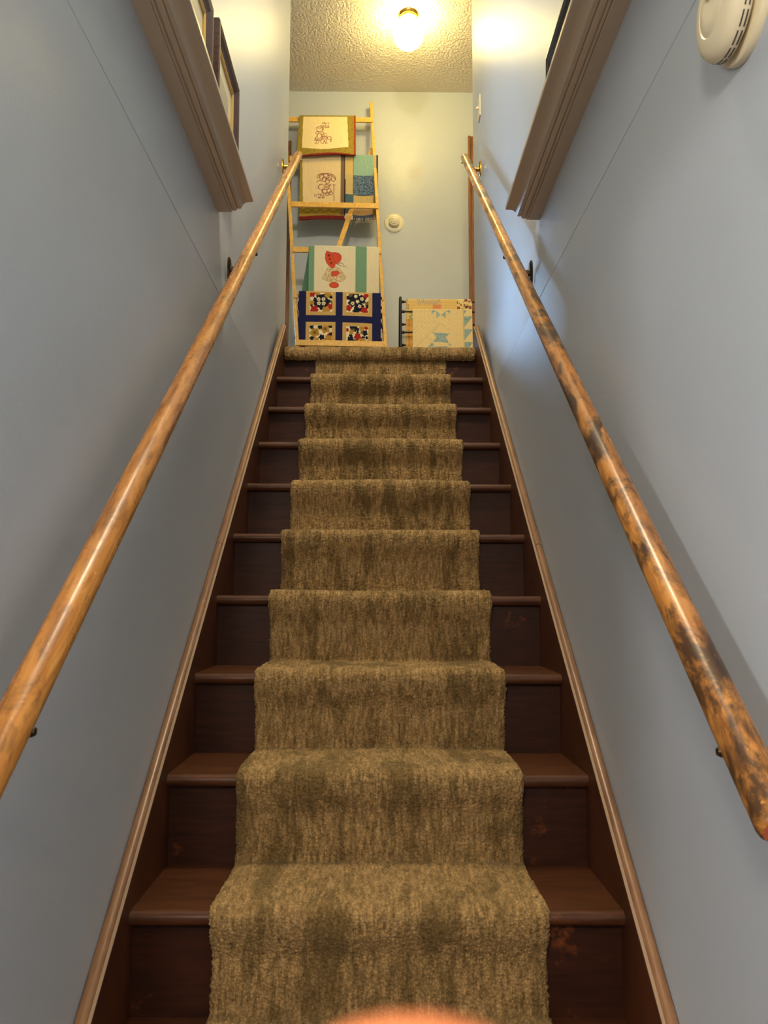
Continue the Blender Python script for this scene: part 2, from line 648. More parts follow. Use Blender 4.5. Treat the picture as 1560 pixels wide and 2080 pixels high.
YA = 3.855
for s in (-1, 1):
    bm = B()
    pts = [(0.3135, 0.0), (YA, string_top(YA) - 0.004), (YA + 0.06, ZL + 0.055), (YA + 0.13, ZL), (YA + 0.13, ZL - 0.10), (0.75, 0.0)]
    prism_x(bm, pts, s * HW, s * WX)
    strg = obj('stringer', bm, M['string_wood'], st_)
    # rounded cap moulding against the wall, and its pale fillet
    yj = 2.42
    for y0, y1, end in ((0.36, yj - 0.001, 0), (yj + 0.001, YA, 1)):
        bm = B()
        pth = [Vector((0, y0, string_top(y0))), Vector((0, y1, string_top(y1)))]
        if end:
            pth += [Vector((0, YA + 0.03, string_top(YA) - 0.012)), Vector((0, YA + 0.065, ZL + 0.058)), Vector((0, YA + 0.14, ZL + 0.0))]
        prof = []
        for k in range(9):
            a = math.pi * k / 8
            prof.append((s * (WX - 0.0113 - 0.0113 * math.cos(a)), 0.0095 * math.sin(a)))
        rings = []
        for q, p in enumerate(pth):
            d = (pth[min(q + 1, len(pth) - 1)] - pth[max(q - 1, 0)]).normalized()
            nrm = Vector((0, -d.z, d.y))
            rings.append([bm.verts.new(Vector((x, p.y, p.z)) + nrm * h) for x, h in prof])
        for q in range(len(rings) - 1):
            for k in range(8):
                bm.faces.new([rings[q][k], rings[q][k + 1], rings[q + 1][k + 1], rings[q + 1][k]])
        bm.faces.new(rings[0]); bm.faces.new(rings[-1][::-1])
        obj('stringer_cap', bm, M['cap_wood'], strg, smooth=True)
    bm = B()
    y0, y1 = 0.36, YA
    a = [(y0, string_top(y0) + 0.0), (y1, string_top(y1) + 0.0), (y1, string_top(y1) + 0.004), (y0, string_top(y0) + 0.004)]
    prism_x(bm, a, s * (HW - 0.0008), s * (HW + 0.0048))
    obj('fillet', bm, M['gap_light'], strg)

# ------------------------------------------------------------------ carpets
rng = np.random.default_rng(4)


def carpet_mesh(name, path, x0, x1, step, tuft, parent=None, wav=0.0025):
    """path: dense list of (y, z, ny, nz) with outward normals"""
    P = np.array(path)
    d = np.r_[0, np.cumsum(np.hypot(np.diff(P[:, 0]), np.diff(P[:, 1])))]
    n = int(d[-1] / step)
    s = np.linspace(0, d[-1], n)
    Q = np.stack([np.interp(s, d, P[:, k]) for k in range(4)], 1)
    k = 5
    ker = np.hanning(2 * k + 1); ker /= ker.sum()
    for c in range(4):
        e = np.pad(Q[:, c], k, mode='edge')
        Q[:, c] = np.convolve(e, ker, mode='valid')
    Q[:, 2:] /= np.maximum(1e-6, np.hypot(Q[:, 2], Q[:, 3]))[:, None]
    m = int((x1 - x0) / step)
    X = np.linspace(x0, x1, m)
    edge = np.minimum(np.arange(m), np.arange(m)[::-1])
    hgt = np.where(edge == 0, -0.010, np.where(edge == 1, -0.003, np.where(edge == 2, -0.001, 0.0)))
    wob = wav * (np.sin(s * 23.0) * 0.5 + np.sin(s * 61.0 + 1) * 0.3 + rng.normal(0, 0.25, n))
    XX = X[None, :] + wob[:, None] * np.where(np.arange(m) < m / 2, 1, -1)[None, :] * np.clip((edge < 12) * (1 - edge / 12), 0, 1)[None, :]
    low = 0.0022 * np.sin(X * 9 + 1.3)[None, :] * np.sin(s * 3.1)[:, None]
    H = hgt[None, :] + rng.normal(0, tuft, (n, m)) + low
    V = np.empty((n, m, 3))
    V[..., 0] = XX + rng.normal(0, tuft * 0.5, (n, m))
    V[..., 1] = Q[:, 0:1] + Q[:, 2:3] * H
    V[..., 2] = Q[:, 1:2] + Q[:, 3:4] * H
    idx = np.arange(n * m).reshape(n, m)
    F = np.stack([idx[:-1, :-1], idx[:-1, 1:], idx[1:, 1:], idx[1:, :-1]], -1).reshape(-1, 4)
    me = bpy.data.meshes.new(name)
    me.vertices.add(n * m)
    me.vertices.foreach_set('co', V.ravel())
    me.loops.add(F.size)
    me.loops.foreach_set('vertex_index', F.ravel())
    me.polygons.add(len(F))
    me.polygons.foreach_set('loop_start', np.arange(0, F.size, 4))
    me.polygons.foreach_set('use_smooth', np.ones(len(F), bool))
    me.update(calc_edges=True)
    me.materials.append(M['carpet'])
    o = bpy.data.objects.new(name, me)
    COL.objects.link(o)
    return o


TH = 0.013
path = []
for i in range(N0, 10):
    yn, zt = nose(i)
    yr = yn + 0.030
    zb = nose(i - 1)[1] if i > N0 else 0.0
    path.append((yr - TH, zb + TH, -1, 0.05))
    path.append((yr - TH + 0.001, zt - 0.085, -1, 0))
    path.append((yn - TH + 0.004, zt - 0.040, -1, 0))
    R = 0.0135 + TH
    for k in range(0, 11):
        a = math.radians(190 - 100 * k / 10)
        path.append((yn + 0.0135 + R * math.cos(a), zt - 0.0135 + R * math.sin(a), math.cos(a), math.sin(a)))
    path.append((yr + RUN - TH, zt + TH, -0.05, 1))
yn, zt = nose(10)
path.append((yn + 0.030 - TH, nose(9)[1] + TH, -1, 0.05))
path.append((yn + 0.030 - TH, zt - 0.040, -1, 0))
# the runner is a few millimetres off centre
tag(carpet_mesh('stair_runner', path, -0.313, 0.321, 0.0034, 0.0017),
    'olive-tan pile carpet runner going down the middle of the dark wooden stairs', 'carpet runner')
path = []
TL = 0.021
R = 0.014 + TL
for k in range(0, 15):
    a = math.radians(262 - 172 * k / 14)
    path.append((yn + 0.016 + R * math.cos(a), zt - 0.014 + R * math.sin(a), math.cos(a), math.sin(a)))
path.append((yn + 0.30, zt + TL, 0, 1))
path.append((5.275, zt + TL, 0, 1))
tag(carpet_mesh('landing_carpet', path, -HW + 0.002, HW - 0.002, 0.0045, 0.0017),
    'olive-tan carpet on the upper landing, rolled over its top edge', 'carpet')

# ------------------------------------------------------------------ handrails
def handrail(s, X, y0, z0, y1, z1, m, label, brk, Ra, Rb):
    mid = Vector((X, (y0 + y1) / 2, (z0 + z1) / 2))
    t = thing('handrail', label, 'handrail', mid, 'wooden handrails')
    a, b = Vector((X, y0, z0)), Vector((X, y1, z1))
    d = (b - a).normalized()
    L = (b - a).length
    R = Rb
    RR = lambda u: Rb + (Ra - Rb) * max(0.0, 0.55 - (u / L + 0.5)) / 0.55
    bm = B()
    pts, rad = [], []
    for k, (u, f) in enumerate(((-L / 2, 0.80), (-L / 2 + 0.003, 0.93), (-L / 2 + 0.010, 1.0))):
        pts.append((0, u, 0)); rad.append(Ra * f)
    for k in range(1, 40):
        u = -L / 2 + 0.01 + (L - 0.02) * k / 40
        pts.append((0, u, 0)); rad.append(RR(u) * (1 + 0.012 * math.sin(u * 9)))
    for u, f in ((L / 2 - 0.010, 1.0), (L / 2 - 0.004, 0.93), (L / 2, 0.74)):
        pts.append((0, u, 0)); rad.append(R * f)
    tube(bm, pts, rad, 28)
    o = obj('rail', bm, m, None, smooth=True)
    o.data.materials.append(M['rail_end'])
    for p in o.data.polygons:
        if len(p.vertices) > 10:
            p.material_index = 1
    o.parent = t
    o.rotation_euler = (math.atan2(d.z, d.y), 0, 0)
    for yb in brk:
        zr = z0 + (z1 - z0) * (yb - y0) / (y1 - y0)
        R = RR(L * ((yb - y0) / (y1 - y0) - 0.5))
        wx = s * (WX if yb < 2.6 else WX + 0.003)
        top = yb > 3.5
        mt = M['brass'] if top else M['bracket']
        bm = B()
        # oval wall plate
        zc = zr - 0.062 if not top else zr - 0.045
        n = 20
        ring0 = []
        for lay, (f, off) in enumerate(((1.0, 0.0), (1.0, 0.005), (0.78, 0.009))):
            ring = [bm.verts.new((wx - s * off, yb + 0.019 * f * math.cos(2 * math.pi * k / n), zc + 0.040 * f * math.sin(2 * math.pi * k / n))) for k in range(n)]
            if lay:
                for k in range(n):
                    bm.faces.new([ring0[k], ring0[(k + 1) % n], ring[(k + 1) % n], ring[k]])
            ring0 = ring
        bm.faces.new(ring0)
        br = obj('bracket', bm, mt, t, smooth=True)
        bm = B()
        # arm curving out from the plate and up under the rail
        arm = []
        for k in range(9):
            u = k / 8
            arm.append((wx - s * (0.006 + (abs(wx - X) - 0.006) * math.sin(u * math.pi / 2)), yb, zc - 0.004 + (zr - R - zc + 0.006) * (1 - math.cos(u * math.pi / 2))))
        tube(bm, arm, [0.0125, 0.011, 0.0095, 0.0085, 0.008, 0.008, 0.0085, 0.009, 0.009], 12)
        obj('arm', bm, mt, br, smooth=True)
        bm = B()
        # strap lying along the underside of the rail, with its screws
        c = Vector((X, yb, zr))
        nd = Vector((0, -d.z, d.y))
        c2 = c - nd * (R + 0.0015)
        bar(bm, c2 - d * 0.036, c2 + d * 0.036, (1, 0, 0), 0.022, 0.005)
        obj('strap', bm, mt, br)
        bm = B()
        cb = c - nd * 0.011 + Vector((-s * (R - 0.007), 0, 0))
        lathe(bm, [(0, 0), (0.0065, 0), (0.0065, 0.005), (0.0045, 0.0085), (0, 0.0095)], cb, (-s, 0, 0), 14)
        obj('bolt', bm, mt, br, smooth=True)
        for e in (-0.026, 0.026):
            bm = B()
            lathe(bm, [(0.0, -0.0045), (0.0035, -0.004), (0.005, -0.001), (0.005, 0.003), (0, 0.003)], c2 + d * e - nd * 0.003, nd, 12)
            obj('screw', bm, mt, br, smooth=True)
    return t


handrail(-1, -0.42, 0.78, 1.582 + 0.8200 * (0.78 - 1.140), 3.893, 3.838, M['rail_l'],
         'golden round wooden handrail along the left wall, the smoother of the two', (0.95, 2.50, 3.83), 0.0236, 0.0212)
handrail(1, 0.42, 0.868, 1.585 + 0.8300 * (0.868 - 1.173), 3.815, 3.785, M['rail_r'],
         'worn round wooden handrail with dark blotches along the right wall', (0.955, 2.50, 3.76), 0.0243, 0.0202)

# ------------------------------------------------------------------ picture ledges
def ledge(s, y1, label):
    t = thing('picture_ledge', label, 'ledge', (s * WX, y1, 2.745), 'moulded picture ledges')
    pr = [(WX + 0.013, 2.7435), (0.4580, 2.7435), (0.4555, 2.7468), (0.4535, 2.7440), (0.4500, 2.7440), (0.4495, 2.7500), (0.4450, 2.7475), (0.4370, 2.7490), (0.4350, 2.7500), (0.4345, 2.7565), (0.4320, 2.7545), (0.4225, 2.7550)]
    for k in range(7):
        a = math.radians(10 + 70 * k / 6)
        pr.append((0.421 - 0.016 * (1 - math.cos(a)) * 1.3, 2.7565 + 0.019 * math.sin(a)))
    pr += [(0.388, 2.7765), (0.3865, 2.7790), (0.3865, 2.7880), (0.3885, 2.7905), (WX + 0.013, 2.7905)]
    bm = B()
    prism_y(bm, [(s * x, z) for x, z in pr], 0.305, y1)
    obj('moulding', bm, M['ledge'], t)
    return t


ledge(-1, 2.335, 'grey-brown moulded picture ledge on the left wall, under the two framed pictures')
ledge(1, 2.374, 'grey-brown moulded picture ledge on the right wall, below the smoke alarm side')
LT = 2.7908


def frame(s, y0, y1, zb, zt, xw, th, wd, mo, mi, mb, name, label, group, liner=True):
    """framed picture hung on the wall; local u along Y, v up"""
    h = zt - zb
    xb, xt = xw, xw + 0.004
    base = Vector((s * xb, (y0 + y1) / 2, zb))
    t = thing(name, label, 'picture', base, group)
    topv = Vector((s * xt, (y0 + y1) / 2, 0))
    vz = math.sqrt(max(1e-4, h * h - (xt - xb) ** 2))
    V = Vector((s * (xt - xb), 0, vz)) / h
    U = Vector((0, 1, 0))
    N = U.cross(V).normalized()
    if N.x * s > 0:
        N = -N                                        # towards the stairs
    W_ = y1 - y0

    def pt(u, v, n):
        return base + U * u + V * v + N * n

    def rect_ring(bm, o, i, prof):
        """mitred frame from outer rect to inner rect; prof = list of (fraction, height)"""
        rings = []
        for f, n in prof:
            r = [o[k] + (i[k] - o[k]) * f for k in range(4)]
            rings.append([bm.verts.new(pt(a, b, n)) for a, b in ((r[0], r[2]), (r[1], r[2]), (r[1], r[3]), (r[0], r[3]))])
        for q in range(len(rings) - 1):
            for k in range(4):
                bm.faces.new([rings[q][k], rings[q][(k + 1) % 4], rings[q + 1][(k + 1) % 4], rings[q + 1][k]])
        k = len(rings) - 1
        for j in range(4):
            bm.faces.new([rings[k][j], rings[k][(j + 1) % 4], rings[0][(j + 1) % 4], rings[0][j]])

    o = [-W_ / 2, W_ / 2, 0.0, h]
    i = [o[0] + wd, o[1] - wd, o[2] + wd, o[3] - wd]
    bm = B()
    rect_ring(bm, o, i, [(0, 0.0), (0, th * 0.86), (0.1, th * 0.98), (0.25, th), (0.55, th * 0.86), (0.85, th * 0.62), (1.0, th * 0.55), (1.0, 0.0)])
    obj('outer_frame', bm, mo, t)
    if liner:
        i2 = [i[0] + 0.016, i[1] - 0.016, i[2] + 0.016, i[3] - 0.016]
        bm = B()
        rect_ring(bm, i, i2, [(0, 0.0), (0, th * 0.5), (0.5, th * 0.56), (1, th * 0.38), (1, 0.0)])
        obj('liner', bm, mi, t)
        i = i2
    bm = B()
    v = [bm.verts.new(pt(a, b, n)) for n in (th * 0.12, th * 0.24) for a, b in ((i[0], i[2]), (i[1], i[2]), (i[1], i[3]), (i[0], i[3]))]
    for f in ((0, 1, 2, 3), (4, 5, 6, 7), (0, 1, 5, 4), (1, 2, 6, 5), (2, 3, 7, 6), (3, 0, 4, 7)):
        bm.faces.new([v[k] for k in f])
    obj('mat_board', bm, mb, t)
    mw = min(0.07, (i[1] - i[0]) * 0.22)
    bm = B()
    j = [i[0] + mw, i[1] - mw, i[2] + mw, i[3] - mw]
    v = [bm.verts.new(pt(a, b, n)) for n in (th * 0.2, th * 0.27) for a, b in ((j[0], j[2]), (j[1], j[2]), (j[1], j[3]), (j[0], j[3]))]
    for f in ((0, 1, 2, 3), (4, 5, 6, 7), (0, 1, 5, 4), (1, 2, 6, 5), (2, 3, 7, 6), (3, 0, 4, 7)):
        bm.faces.new([v[k] for k in f])
    obj('print', bm, M['print_paper'], t)
    return t


XU = WX + 0.0120
gp = 'framed pictures on the left wall'
frame(-1, 2.232, 2.575, 2.885, 3.302, XU, 0.026, 0.040, M['frame_dark'], M['frame_gilt'], M['mat_board'], 'framed_picture',
      'walnut framed picture with gilt liner above the far end of the left ledge', gp)
frame(-1, 1.72, 2.150, 2.86, 3.262, XU, 0.026, 0.044, M['frame_dark'], M['frame_gilt'], M['mat_board'], 'framed_picture',
      'walnut framed picture with gilt liner, cut by the top of the photo, left wall', gp)
gp = 'framed pictures on the right wall'
frame(1, 1.70, 2.205, 2.82, 3.158, XU, 0.024, 0.040, M['frame_black'], M['pale_frame'], M['print_paper'], 'framed_picture',
      'glossy black picture frame on the right wall, peeping over the ledge', gp)
frame(1, 2.215, 2.500, 2.84, 3.106, XU, 0.018, 0.020, M['frame_dark'], M['frame_gilt'], M['pale_frame'], 'framed_picture',
      'small thin brown picture frame on the right wall, above the far end of the ledge', gp, False)

# ------------------------------------------------------------------ smoke alarm
so = Vector((WX, 0.995, 2.363))
t = thing('smoke_alarm', 'round cream smoke alarm on the upper right wall, cut by the photo edge', 'smoke alarm', so)
ax = Vector((-1, 0, 0))
bm = B(); lathe(bm, [(0, 0), (0.074, 0), (0.075, 0.004), (0.073, 0.010), (0.064, 0.013), (0, 0.013)], so, ax, 56)
obj('mounting_base', bm, M['ivory'], t, smooth=True)
bm = B()
lathe(bm, [(0, 0.014), (0.056, 0.014), (0.060, 0.018), (0.068, 0.020), (0.0695, 0.026), (0.0690, 0.034), (0.065, 0.041), (0.056, 0.046), (0.040, 0.0485), (0.0385, 0.0470), (0.0365, 0.0485), (0.02, 0.050), (0, 0.0505)], so, ax, 56)
body = obj('alarm_body', bm, M['ivory'], t, smooth=True)
bm = B()
for k in range(18):
    for hh in (0.0235, 0.029):
        a0 = 2 * math.pi * (k + 0.1) / 18
        a1 = 2 * math.pi * (k + 0.9) / 18
        q = []
        for a in np.linspace(a0, a1, 5):
            c, s_ = math.cos(a), math.sin(a)
            q.append([bm.verts.new(so + ax * (hh + dz) + Vector((0, c, s_)) * rr) for rr, dz in ((0.066, -0.0009), (0.0698, -0.0009), (0.0698, 0.0009), (0.066, 0.0009))])
        for j in range(4):
            for e in range(4):
                bm.faces.new([q[j][e], q[j][(e + 1) % 4], q[j + 1][(e + 1) % 4], q[j + 1][e]])
        bm.faces.new(q[0]); bm.faces.new(q[-1])
obj('vent_slots', bm, M['ivory_dark'], body)
bm = B(); lathe(bm, [(0, 0.0), (0.010, 0.0), (0.010, 0.0035), (0.008, 0.005), (0, 0.005)], so + ax * 0.049 + Vector((0, 0.0, 0.018)), ax, 24)
obj('test_button', bm, M['ivory'], body, smooth=True)

# ------------------------------------------------------------------ light switch on the right wall end
sx = WX + 0.014
t = thing('light_switch', 'ivory toggle light switch near the top end of the right wall', 'light switch', (sx, 3.855, 4.072))
bm = B(); bx(bm, sx - 0.006, sx + 0.0005, 3.820, 3.890, 4.015, 4.130, 0.002)
pl = obj('switch_plate', bm, M['ivory'], t)
bm = B(); bx(bm, sx - 0.019, sx - 0.005, 3.851, 3.859, 4.068, 4.080, 0.001)
obj('toggle', bm, M['ivory'], t)
for zz in (4.042, 4.102):
    bm = B(); lathe(bm, [(0.003, 0), (0.003, 0.001), (0, 0.0015)], (sx - 0.006, 3.855, zz), (-1, 0, 0), 10)
    obj('screw', bm, M['brass'], pl)

# ------------------------------------------------------------------ round wall control on the back wall
co = Vector((0.093, YB, 4.165))
t = thing('wall_control', 'round cream wall control with a stepped knob on the back wall beside the ladder', 'wall control', co)
bm = B(); lathe(bm, [(0, 0), (0.067, 0), (0.068, 0.003), (0.064, 0.007), (0.05, 0.009), (0, 0.009)], co, (0, -1, 0), 48)
obj('back_plate', bm, M['ivory'], t, smooth=True)
bm = B(); lathe(bm, [(0, 0.008), (0.036, 0.008), (0.037, 0.03), (0.034, 0.038), (0.026, 0.041), (0.0245, 0.0395), (0.023, 0.041), (0.022, 0.046), (0.014, 0.048), (0.0125, 0.046), (0.011, 0.048), (0.006, 0.050), (0, 0.0505)], co, (0, -1, 0), 40)
obj('knob', bm, M['ivory'], t, smooth=True)

# ------------------------------------------------------------------ ceiling lamp
lo = Vector((0.166, 4.55, ZC))
t = thing('ceiling_lamp', 'lit ceiling lamp with a glowing glass globe and brass collar over the landing', 'ceiling lamp', lo)
bm = B(); lathe(bm, [(0, 0), (0.062, 0), (0.064, 0.004), (0.060, 0.013), (0.056, 0.018), (0.057, 0.026), (0.054, 0.032), (0, 0.032)], lo, (0, 0, -1), 40)
obj('collar', bm, M['brass'], t, smooth=True)
bm = B(); lathe(bm, [(0.046, 0.030), (0.048, 0.045), (0.062, 0.058), (0.082, 0.080), (0.092, 0.108), (0.092, 0.135), (0.084, 0.165), (0.068, 0.190), (0.045, 0.208), (0.02, 0.217), (0, 0.219)], lo, (0, 0, -1), 40)
obj('globe', bm, M['globe'], t, smooth=True)

# ------------------------------------------------------------------ quilt ladder (front frame, leaning, with a back brace)
UP = Vector((0, LSL, 1)).normalized()
FN = Vector((0, -1, LSL)).normalized()               # front of the ladder
foot = Vector((0, LY0, ZL + 0.021))
lad = thing('quilt_ladder', 'pale pine quilt ladder leaning on the back wall at the head of the stairs', 'ladder', (at(690, 697, 4.9).x, LY0, ZL + 0.021))


def on_line(p, q, z):
    f = (z - p.z) / (q.z - p.z)
    return p + (q - p) * f


# side rails through points seen on the photograph
Lt, Lb = on_ladder(588.5, 420), on_ladder(603.5, 690)
Rt, Rb = on_ladder(766, 415), on_ladder(782.5, 690)
for (p, q), top in (((Lt, Lb), on_ladder(753, 210).z), ((Rt, Rb), on_ladder(753, 210).z)):
    a = on_line(p, q, ZL + 0.024)
    b = on_line(p, q, top)
    bm = B()
    bar(bm, a, b, (1, 0, 0), 0.021, 0.034)
    obj('side_rail', bm, M['pine'], lad)
RPX = [(243, 244, 585, 757), (322, 324, 588, 762), (415, 419, 592, 768.5), (507, 511, 594, 774.5), (600, 605, 598, 780), (696, 700, 600.5, 785.5)]
RUNG = []
for ya, yb, xa, xb in RPX:
    a, b = on_ladder(xa, ya, -0.020), on_ladder(xb, yb, -0.020)
    bm = B()
    bar(bm, a, b, UP, 0.040, 0.011)
    obj('rung', bm, M['pine'], lad)
    RUNG.append((a, b))
# diagonal brace behind
bm = B()
bar(bm, on_ladder(757, 302, 0.045), on_ladder(668, 560, 0.045), (1, 0, 0), 0.032, 0.014)
obj('brace', bm, M['pine'], lad)

# ------------------------------------------------------------------ quilts
def sd_poly(px, py, pts, closed=False):
    """distance of points to a polyline"""
    d = np.full(px.shape, 1e9)
    pts = list(pts)
    if closed:
        pts.append(pts[0])
    for (x0, y0), (x1, y1) in zip(pts[:-1], pts[1:]):
        dx, dy = x1 - x0, y1 - y0
        L = dx * dx + dy * dy + 1e-9
        f = np.clip(((px - x0) * dx + (py - y0) * dy) / L, 0, 1)
        d = np.minimum(d, np.hypot(px - x0 - f * dx, py - y0 - f * dy))
    return d


def inside(px, py, pts):
    c = np.zeros(px.shape, bool)
    j = len(pts) - 1
    for i in range(len(pts)):
        xi, yi = pts[i]; xj, yj = pts[j]
        if yi != yj:
            c ^= ((yi > py) != (yj > py)) & (px < (xj - xi) * (py - yi) / (yj - yi) + xi)
        j = i
    return c


def ell(cx, cy, rx, ry, a0=0, a1=360, n=18):
    return [(cx + rx * math.cos(math.radians(a0 + (a1 - a0) * k / n)), cy + ry * math.sin(math.radians(a0 + (a1 - a0) * k / n))) for k in range(n + 1)]


def hash2(x, y, s=0):
    h = np.sin(np.floor(x) * 127.1 + np.floor(y) * 311.7 + s * 74.7) * 43758.5453
    return h - np.floor(h)


def quilt(name, label, group, tl, tr, z_front, z_back, color, back_col, slope=0.0, step=0.0026, amp=0.006, r=0.016, flare=(0, 0), seed=0, back_shift=0.0, nose_off=0.0, wedge=0.0):
    """cloth folded over a rung: tl, tr top ends of the fold; the front drops to z_front, the back to z_back.
    color(u, v, metres): u 0..1 across, v 0..1 down the front"""
    tl, tr = Vector(tl), Vector(tr)
    W_ = (tr - tl).length
    hf = tl.z - z_front
    hb = tl.z - z_back
    s = []
    nF, nB = int(hf / step), int(hb / (step * 3))
    for k in range(nF + 1):
        s.append(('f', 1 - k / nF))
    for k in range(1, 8):
        s.append(('t', k / 8))
    for k in range(nB + 1):
        s.append(('b', k / nB))
    m = int(W_ / step)
    U = np.linspace(0, 1, m)
    n = len(s)
    V = np.empty((n, m, 3))
    C = np.empty((n, m, 3))
    rg = np.random.default_rng(seed + 11)
    ph = rg.uniform(0, 6.28, 6)
    cx = tl.x + (tr.x - tl.x) * U
    czt = tl.z + (tr.z - tl.z) * U
    cy = tl.y + (tr.y - tl.y) * U
    for q, (kind, v) in enumerate(s):
        wave = (np.sin(U * W_ * 17 + ph[0]) * 0.6 + np.sin(U * W_ * 33 + ph[1] + v * 2) * 0.4 + 0.5 * np.sin(U * W_ * 8 + v * 5 + ph[2]))
        if kind == 'f':
            dz = hf * v
            V[q, :, 0] = cx + (U - 0.5) * flare[0] * v
            V[q, :, 1] = cy - r - nose_off * v + slope * (-dz) + amp * wave * min(1.0, v * 1.6)
            V[q, :, 2] = czt - dz - 0.006 * np.sin(U * 5.0 + ph[3]) * v + 0.0
            C[q] = color(U, np.full(m, v))
        elif kind == 't':
            a = math.pi * v
            V[q, :, 0] = cx
            V[q, :, 1] = cy - r * math.cos(a)
            V[q, :, 2] = czt + 0.010 * math.sin(a)
            C[q] = color(U, np.zeros(m))
        else:
            dz = hb * v
            V[q, :, 0] = cx + back_shift * v + wedge * (U - 0.5) * v
            V[q, :, 1] = cy + r + amp * 0.5 * wave * v
            V[q, :, 2] = czt - dz
            C[q] = np.array(back_col)[None, :] if not callable(back_col) else back_col(U, np.full(m, v))
    idx = np.arange(n * m).reshape(n, m)
    F = np.stack([idx[:-1, :-1], idx[:-1, 1:], idx[1:, 1:], idx[1:, :-1]], -1).reshape(-1, 4)
    me = bpy.data.meshes.new(name)
    me.vertices.add(n * m)
    me.vertices.foreach_set('co', V.ravel())
    me.loops.add(F.size)
    me.loops.foreach_set('vertex_index', F.ravel())
    me.polygons.add(len(F))
    me.polygons.foreach_set('loop_start', np.arange(0, F.size, 4))
    me.polygons.foreach_set('use_smooth', np.ones(len(F), bool))
    me.update(calc_edges=True)
    c = np.clip(C / 255.0, 0, 1)
    c = np.where(c <= 0.04045, c / 12.92, ((c + 0.055) / 1.055) ** 2.4)
    at2 = me.color_attributes.new('dye', 'FLOAT_COLOR', 'POINT')
    at2.data.foreach_set('color', np.concatenate([c, np.ones((n, m, 1))], -1).astype(np.float32).ravel())
    me.materials.append(M['quilt'])
    o = bpy.data.objects.new(name, me)
    COL.objects.link(o)
    md = o.modifiers.new('thickness', 'SOLIDIFY')
    md.thickness = 0.006
    md.offset = -1
    return tag(o, label, 'quilt', group)


def canvas(U, V, x0, x1, y0, y1):
    return x0 + (x1 - x0) * U, y0 + (y1 - y0) * V


def put(C, mask, col):
    C[mask] = col


def strokes(C, X, Y, lines, col, wid):
    for ln in lines:
        d = sd_poly(X, Y, ln)
        a = np.clip(1.4 - d / wid, 0, 1)[:, None]
        C[:] = C * (1 - a) + np.array(col)[None, :] * a


# stitched capitals and small letters as strokes on a 4 x 6 grid (y down)
LET = {'M': [[(0, 6), (0, 0), (2, 3.4), (4, 0), (4, 6)]], 'a': [ell(1.6, 4.4, 1.5, 1.5), [(3.2, 2.8), (3.3, 6)]], 'r': [[(0.4, 2.8), (0.4, 6)], [(0.4, 3.8), (1.6, 2.8), (2.8, 3)]],
       'y': [[(0.2, 2.8), (1.7, 5.6)], [(3.2, 2.8), (1, 7.6)]], 'h': [[(0.2, 0), (0.2, 6)], [(0.2, 3.6), (1.6, 2.8), (2.8, 3.8), (2.8, 6)]],
       'd': [ell(1.6, 4.4, 1.5, 1.5), [(3.2, 0), (3.2, 6)]], 'L': [[(0, 0), (0, 6), (3.4, 6)]], 'm': [[(0, 6), (0, 2.8)], [(0, 3.6), (1, 2.8), (1.8, 3.6), (1.8, 6)], [(1.8, 3.6), (2.8, 2.8), (3.6, 3.6), (3.6, 6)]],
       'b': [ell(1.7, 4.4, 1.5, 1.5), [(0.2, 0), (0.2, 6)]], 'I': [[(1, 0), (1, 6)]], 'T': [[(0, 0), (4, 0)], [(2, 0), (2, 6)]],
       'E': [[(3.4, 0), (0, 0), (0, 6), (3.4, 6)], [(0, 3), (2.6, 3)]], 'i': [[(1, 2.8), (1, 6)]], 't': [[(1.2, 0.8), (1.2, 6), (2.4, 6)], [(0, 2.8), (2.6, 2.8)]], 'l': [[(1, 0), (1, 6)]], 'e': [ell(1.6, 4.4, 1.5, 1.5, 0, 320)], 's': [[(3, 3), (1, 3), (1, 4.4), (3, 4.4), (3, 6), (0.6, 6)]]}


def text(s, x, y, sc, rot=0.0):
    out = []
    for ch in s:
        for ln in LET.get(ch, []):
            out.append([(x + px * sc - rot * 0, y + py * sc + rot * (px * sc)) for px, py in ln])
        x += 5.2 * sc if ch != ' ' else 3 * sc
        y += rot * 5.2 * sc
    return out


# --- quilt 1: cream panel, girl and lamb outlined in red thread, olive border, red binding
girl = [ell(630, 470, 62, 62), ell(628, 440, 72, 40, 180, 360), ell(630, 505, 34, 34, 20, 160), [(600, 455), (640, 440), (668, 470)],
        ell(582, 556, 36, 26), ell(690, 566, 32, 28), [(590, 590), (575, 650), (552, 700)], [(670, 590), (690, 650), (700, 705)], ell(632, 640, 46, 56),
        [(552, 700), (600, 735), (660, 745), (705, 700)], [(552, 670), (540, 725), (600, 750)], ell(570, 730, 34, 22), ell(640, 735, 40, 22),
        [(590, 750), (570, 800), (545, 810), (610, 832), (625, 760)], [(650, 755), (680, 815), (720, 825), (735, 745)], ell(745, 620, 40, 46), ell(735, 690, 60, 50),
        [(700, 705), (760, 700), (800, 660), (860, 650)], ell(840, 690, 38, 40), [(860, 650), (885, 720), (882, 785), (862, 775), (866, 730)],
        [(790, 720), (780, 800), (765, 822), (745, 760)], [(735, 760), (760, 800), (800, 820)], [(690, 540), (710, 470), (690, 420), (700, 390)], ell(720, 650, 22, 40)]
words1 = text('Mary', 690, 290, 7.2, -0.05) + text('had a', 655, 350, 7.4, 0.02) + text('Lamb', 705, 398, 6.6, -0.04)


